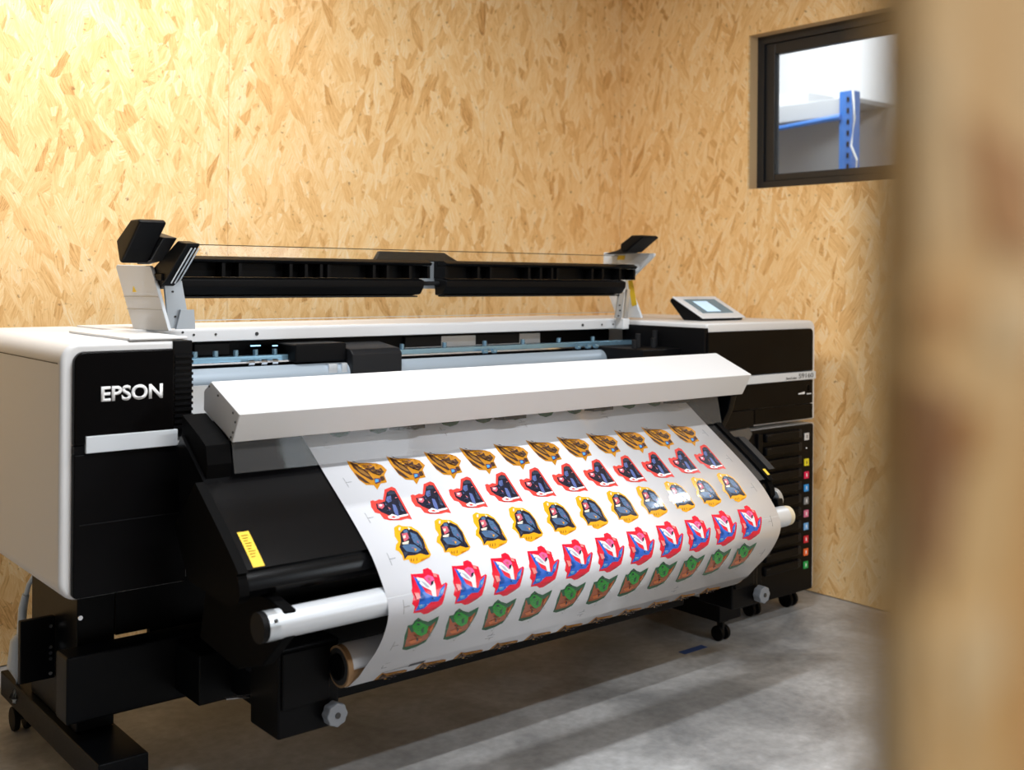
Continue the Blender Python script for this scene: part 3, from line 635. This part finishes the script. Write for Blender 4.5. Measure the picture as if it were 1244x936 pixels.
def on_sheet(s, lift=0.):
    s = min(max(s, 0), ARC[-1] - 1e-6)
    for i in range(len(ARC) - 1):
        if ARC[i] <= s <= ARC[i + 1]: break
    t = (s - ARC[i]) / (ARC[i + 1] - ARC[i]); a, b = PROF[i], PROF[i + 1]
    def nrm(j):
        j0, j1 = max(j - 1, 0), min(j + 1, len(PROF) - 1); ty, tz = PROF[j1][0] - PROF[j0][0], PROF[j1][1] - PROF[j0][1]; L = math.hypot(ty, tz); return (tz / L, -ty / L)
    n0, n1 = nrm(i), nrm(i + 1); ny, nz = n0[0] * (1 - t) + n1[0] * t, n0[1] * (1 - t) + n1[1] * t
    return (a[0] * (1 - t) + b[0] * t + ny * lift, a[1] * (1 - t) + b[1] * t + nz * lift)
top = [on_sheet(s / 100, -.004) for s in range(12, 56, 3)]
pl_prof = top + [(2.168, .672), (2.155, .655), (2.153, .635), (2.165, .618), (2.20, .606), (2.42, .62), (2.50, .68), (2.52, .90)]
plat = obj('platen', prism('x', pl_prof, 1.071, 2.83), PLATEN, PR, smooth=True, label='glossy black curved platen under the sheet')
capt = [on_sheet(s / 100, .002) for s in range(28, 56, 3)]
cap_prof = capt + [(2.158, .672), (2.145, .650), (2.142, .630), (2.155, .612), (2.20, .598), (2.40, .61), (2.48, .72)]
pc = obj('platen_end_cap', prism('x', cap_prof, 1.048, 1.0705), MATT, PR, smooth=True)
dup(pc, (1.783, 0, 0), PR)
obj('platen_side_rail', prism('x', [on_sheet(s / 100, .002) for s in range(36, 52, 3)] + [(2.25, .70), (2.38, .78)], 2.870, 2.90), DARKG, PR, smooth=True)
def patch(x0, x1, s0, s1, lift, n=12, sk=0.):
    bm = bmesh.new(); R = []
    for k in range(n + 1):
        s = s0 + (s1 - s0) * k / n; y, z = on_sheet(s, lift); R.append((bm.verts.new((x0 + sk * k / n, y, z)), bm.verts.new((x1 + sk * k / n, y, z))))
    for a, b in zip(R, R[1:]): bm.faces.new((a[0], a[1], b[1], b[0]))
    bmesh.ops.recalc_face_normals(bm, faces=bm.faces); bmesh.ops.solidify(bm, geom=bm.faces[:], thickness=.0004); return bm
yl = obj('warning_label', patch(1.088, 1.115, .438, .537, -.0030), YELLOW, plat, label='yellow warning label')
bm = bmesh.new()
for k in range(9):
    y, z = on_sheet(.449 + .0075 * k, -.0020)
    box(1.0935, 1.109 - .003 * (k % 3), y - .0009, y + .0009, z - .0004, z + .0006, bm)
obj('label_print', bm, mat('label_brown_print', (.35, .24, .02), .6), yl)
obj('warning_label', patch(2.842, 2.854, .505, .53, .0024, 2), YELLOW, PR, label='tiny yellow warning triangle')
# tension bar and its arms
tb = obj('tension_bar', cyl((1.088, 2.1055, .570), (2.845, 2.1055, .570), .0315, 40), ALU, PR, smooth=True, label='satin aluminium tension tube')
obj('bar_collar', cyl((1.084, 2.1055, .570), (1.108, 2.1055, .570), .0322, 40), GALV, tb, smooth=True)
obj('collar_screw', cyl((1.098, 2.078, .586), (1.098, 2.074, .588), .004, 10), INKT, tb)
obj('bar_end_cap', cyl((2.846, 2.1055, .570), (2.866, 2.1055, .570), .030, 32), mat('cream_plastic', (.62, .54, .38), .5), tb, smooth=True)
obj('bar_end_cap', cyl((1.070, 2.1055, .570), (1.0835, 2.1055, .570), .0322, 32), BLACK, tb, smooth=True)
obj('guide_ring', cyl((2.905, 2.20, .60), (2.925, 2.20, .60), .036, 32), GREYM, PR, smooth=True)
obj('tension_arm', prism('x', [(2.150, .612), (2.085, .600), (2.085, .545), (2.18, .46), (2.30, .42), (2.50, .44), (2.46, .60)], 1.120, 1.150), MATT, PR, bevel=.004)
obj('tension_arm', prism('x', [(2.150, .612), (2.14, .545), (2.20, .42), (2.40, .30), (2.50, .36), (2.44, .60)], 2.875, 2.904), STEELB, PR, bevel=.004)
# take-up units
def takeup(x0, x1, side):
    u = obj('take_up_unit', box(x0, x1, 2.300, 2.44, .232, .440), SATIN, PR, bevel=.006)
    obj('unit_cover', box(x0 + .008, x1 - .03, 2.292, 2.2995, .30, .432), DARKG if False else SATIN, u, bevel=.003)
    kx = x0 + (.136 if side < 0 else .121)
    bm = bmesh.new(); P = []
    for k in range(48):
        a = 2 * math.pi * k / 48; r = .0268 + .0013 * math.cos(8 * a); P.append((kx + r * math.cos(a), .270 + r * math.sin(a)))
    kb = obj('hand_knob', prism('y', P, 2.262, 2.291), KNOB, u, bevel=.003)
    obj('knob_hub', cyl((kx, 2.2622, .270), (kx, 2.2600, .270), .007, 16), INKT, kb)
    obj('unit_arm', box(x0 + .03, x0 + .09, 2.441, 2.80, .25, .33), STEELB, u, bevel=.004)
    return u
tl = takeup(1.222, 1.384, -1); tr = takeup(2.842, 2.975, 1)
obj('unit_bridge', box(1.390, 2.838, 2.50, 2.56, .205, .265), STEELB, PR, bevel=.004)
obj('release_rod', cyl((1.165, 2.45, .300), (1.225, 2.45, .292), .004, 10), CHROME, PR)
obj('unit_bracket', box(1.165, 1.300, 2.60, 2.744, .235, .36), STEELB, PR, bevel=.004)
obj('core_flange', cyl((1.385, 2.262, .385), (1.352, 2.262, .385), .030, 28), SATIN, PR, smooth=True)
obj('core_flange', cyl((2.800, 2.262, .385), (2.84, 2.262, .385), .040, 28), SATIN, PR, smooth=True)

# waste bottle and hose hung at the left leg -----------------------------
wbt = tag(empty('waste_ink_bottle', (.93, 3.28, .05)), 'translucent pale bottle hung behind the left leg of the stand', 'bottle')
obj('bottle_body', tube([(.935, 3.28, .10), (.935, 3.28, .115), (.932, 3.28, .20), (.936, 3.28, .27), (.940, 3.28, .285)], [.016, .024, .028, .024, .014], 18), HOSE, wbt, smooth=True)
obj('bottle_neck', tube([(.940, 3.28, .286), (.945, 3.28, .36), (.950, 3.27, .40)], [.012, .012, .010], 12), HOSE, wbt, smooth=True)
obj('drain_hose', tube([(.950, 3.268, .401), (.955, 3.26, .43), (.965, 3.24, .46), (.975, 3.22, .543)], .007, 10), HOSE, wbt, smooth=True)

# ------------------------------------------------------------------ the printed sheet
XL, XR = 1.370, 2.785
sheet = tag(empty('printed_vinyl_sheet', (2.08, 2.2, .34)), 'glossy white sheet of repeated sticker designs running over the platen', 'sheet')
def sheet_bm():
    bm = bmesh.new(); R = []
    n = 220
    for k in range(n + 1):
        s = .03 + (ARC[-1] - .031) * k / n; y, z = on_sheet(s); R.append((bm.verts.new((XL, y, z)), bm.verts.new((XR, y, z))))
    for a, b in zip(R, R[1:]): bm.faces.new((a[0], a[1], b[1], b[0]))
    bmesh.ops.recalc_face_normals(bm, faces=bm.faces)
    return bm
so = obj('vinyl', sheet_bm(), VINYL, sheet, smooth=True)
md = so.modifiers.new('thickness', 'SOLIDIFY'); md.thickness = .0005; md.offset = 0
core = obj('paper_core', cyl((1.358, RC[0], RC[1]), (2.798, RC[0], RC[1]), .0485, 40), CARD, smooth=True)
core_hole = obj('core_bore', cyl((1.3572, RC[0], RC[1]), (1.3576, RC[0], RC[1]), .043, 32), INKT, core)
tag(core, 'brown cardboard tube winding up the finished sheet below the platen', 'tube')

def decal(name, s_c, x_c, layers, flip=1):
    out = bmesh.new(); mats = []
    for li, (c, poly) in enumerate(layers):
        if c not in mats: mats.append(c)
        bm = bmesh.new(); vs = [bm.verts.new((x_c + px / 1000, s_c + flip * ps / 1000, 0)) for px, ps in poly]
        try: f = bm.faces.new(vs)
        except ValueError: continue
        bmesh.ops.triangulate(bm, faces=[f])
        smin = min(v.co.y for v in bm.verts); smax = max(v.co.y for v in bm.verts); q = math.floor(smin / .008) * .008 + .008
        while q < smax:
            bmesh.ops.bisect_plane(bm, geom=bm.verts[:] + bm.edges[:] + bm.faces[:], plane_co=(0, q, 0), plane_no=(0, 1, 0)); q += .008
        lift = .0007 + .00022 * li
        bm.verts.ensure_lookup_table(); idx = {}
        for v in bm.verts:
            y, z = on_sheet(v.co.y, lift); idx[v] = out.verts.new((v.co.x, y, z))
        for g in bm.faces:
            try: nf = out.faces.new([idx[v] for v in g.verts]); nf.material_index = mats.index(c); nf.smooth = True
            except ValueError: pass
        bm.free()
    c = Vector((x_c, *on_sheet(s_c)))
    for v in out.verts: v.co -= c
    out.normal_update()
    def sheet_n(sy, sz):
        best = min(range(len(PROF)), key=lambda q: (PROF[q][0] - sy) ** 2 + (PROF[q][1] - sz) ** 2)
        j0, j1 = max(best - 1, 0), min(best + 1, len(PROF) - 1); best_t = Vector((0, PROF[j1][1] - PROF[j0][1], -(PROF[j1][0] - PROF[j0][0]))).normalized()
        return best_t
    fl_ = [g for g in out.faces if g.normal.dot(sheet_n(*(g.calc_center_median() + c).yz)) < 0]
    bmesh.ops.reverse_faces(out, faces=fl_)
    me = bpy.data.meshes.new(name); out.to_mesh(me); out.free()
    def fine_n(sy, sz):
        a = sheet_n(sy, sz); return a
    me.normals_split_custom_set_from_vertices([fine_n(v.co.y + c.y, v.co.z + c.z)[:] for v in me.vertices])
    for k in mats: me.materials.append(PRINT[k])
    # faces look away from the sheet
    o = bpy.data.objects.new(name, me); link(o, c, sheet)
    return o
PITCH = .1166
def ink_in(name, cols, n, seed):
    # short brushed strokes inside the darkest or largest inner shape of a design
    rnd = random.Random(seed); base = DESIGNS[name][1][1] if name != 'flora' else DESIGNS[name][0][1]
    def inside(px, py):
        c = False; P = base
        for i in range(len(P)):
            (x1, y1), (x2, y2) = P[i], P[i - 1]
            if (y1 > py) != (y2 > py) and px < (x2 - x1) * (py - y1) / (y2 - y1) + x1: c = not c
        return c
    xs = [p[0] for p in base]; ys = [p[1] for p in base]; k = 0; tries = 0
    while k < n and tries < 4000:
        tries += 1
        x, y = rnd.uniform(min(xs), max(xs)), rnd.uniform(min(ys), max(ys)); a = rnd.uniform(0, math.pi); L = rnd.uniform(5, 11)
        dx, dy = math.cos(a) * L / 2, math.sin(a) * L / 2; w = rnd.uniform(.6, 1.3); nx, ny = -math.sin(a) * w, math.cos(a) * w; bx, by = nx * 2.2, ny * 2.2
        if not (inside(x + dx, y + dy) and inside(x - dx, y - dy)): continue
        DESIGNS[name].append((rnd.choice(cols), [(x - dx, y - dy), (x + bx * .5 + nx, y + by * .5 + ny), (x + dx, y + dy), (x + bx * .5 - nx, y + by * .5 - ny)])); k += 1
ink_in('rider', ['steel', 'slate', 'white', 'slate', 'steel', 'blush', 'ink'], 18, 1)
ink_in('beast', ['ink', 'ink', 'slate', 'steelblue', 'ink', 'rose'], 20, 2)
ink_in('flame', ['ink', 'sky', 'blue', 'sky', 'blue', 'silver'], 12, 3)
ink_in('flora', ['rust', 'forest', 'brown', 'leaf', 'orange', 'brown', 'forest'], 26, 4)
def gold_strokes():
    rnd = random.Random(9); base = DESIGNS['eagle'][0][1]
    for k in range(24):
        t = rnd.uniform(0, 1); x = -34 + 62 * t + rnd.uniform(-4, 4); y = -38 + 58 * t + rnd.uniform(-9, 10)
        if t > .5: y -= 12
        DESIGNS['eagle'].append((rnd.choice(['brown', 'brown', 'purple', 'bronze', 'amber']), [(x - 5, y - 4), (x + 1, y - 2), (x + 6, y + 4), (x - 1, y + 1.4)]))
gold_strokes()
ROWS = [('flora', .125, 1.473, 1, 'green and brown leafy sticker design'), ('eagle', .318, 1.494, 1, 'golden spiky sticker design'), ('rider', .425, 1.484, 1, 'black figure sticker design with red outline'),
        ('beast', .546, 1.481, 1, 'slate blue creature sticker design with amber outline'), ('flame', .668, 1.486, 1, 'blue and white sticker design with scarlet outline'),
        ('flora', .782, 1.473, 1, 'green and brown leafy sticker design'), ('eagle', .985, 1.486, 1, 'golden spiky sticker design')]
for n, s, x, fl, lab in ROWS:
    d = decal('sticker_print', s, x, DESIGNS[n], fl); d['label'] = lab
    for k in range(1, 11):
        c = dup(d, (PITCH * k, 0, 0), sheet)
# fine cut marks
def mark(x, s, dirs, name='cut_mark'):
    bm = bmesh.new()
    for (x0, s0, x1, s1) in dirs:
        w = .0011
        if abs(x1 - x0) > abs(s1 - s0): a = patch(x + x0, x + x1, s + s0 - w / 2, s + s0 + w / 2, .0006, 1)
        else: a = patch(x + x0 - w / 2, x + x0 + w / 2, s + s0, s + s1, .0006, 6)
        me = bpy.data.meshes.new('t'); a.to_mesh(me); bm.from_mesh(me); a.free(); bpy.data.meshes.remove(me)
    return obj(name, bm, PRINT['mark'], sheet)
TEE = [(0, -.016, 0, .016), (0, 0, .016, 0)]; TEER = [(0, -.016, 0, .016), (-.016, 0, 0, 0)]
CORN = [(0, -.004, 0, .008), (0, .008, .014, .008), (.004, -.010, .016, -.010)]
HH = [(-.012, -.006, .012, -.006), (-.012, .006, .012, .006), (0, -.018, 0, -.006), (.004, .006, .004, .016)]
for s in (.336, .456, .578, .692, .803): mark(1.411, s, TEE); mark(2.745, s - .015, TEER)
mark(1.413, .205, CORN); mark(1.425, .893, CORN); mark(2.735, .190, CORN)
for x in (1.782, 2.067, 2.392): mark(x, .198, HH)
for x in (1.737, 2.049, 2.42): mark(x, .880, HH)
obj('print_badge', patch(1.515, 1.560, .920, .934, .0008, 4, .0), PRINT['ink'], sheet, label='small black printed badge')
obj('printed_line', patch(1.440, 1.512, .927, .9285, .0008, 2), PRINT['mark'], sheet)

tag(obj('floor_tape', box(2.93, 3.05, 2.575, 2.605, .0002, .0012), TAPE), 'faded blue strip of tape on the concrete under the printer', 'tape')
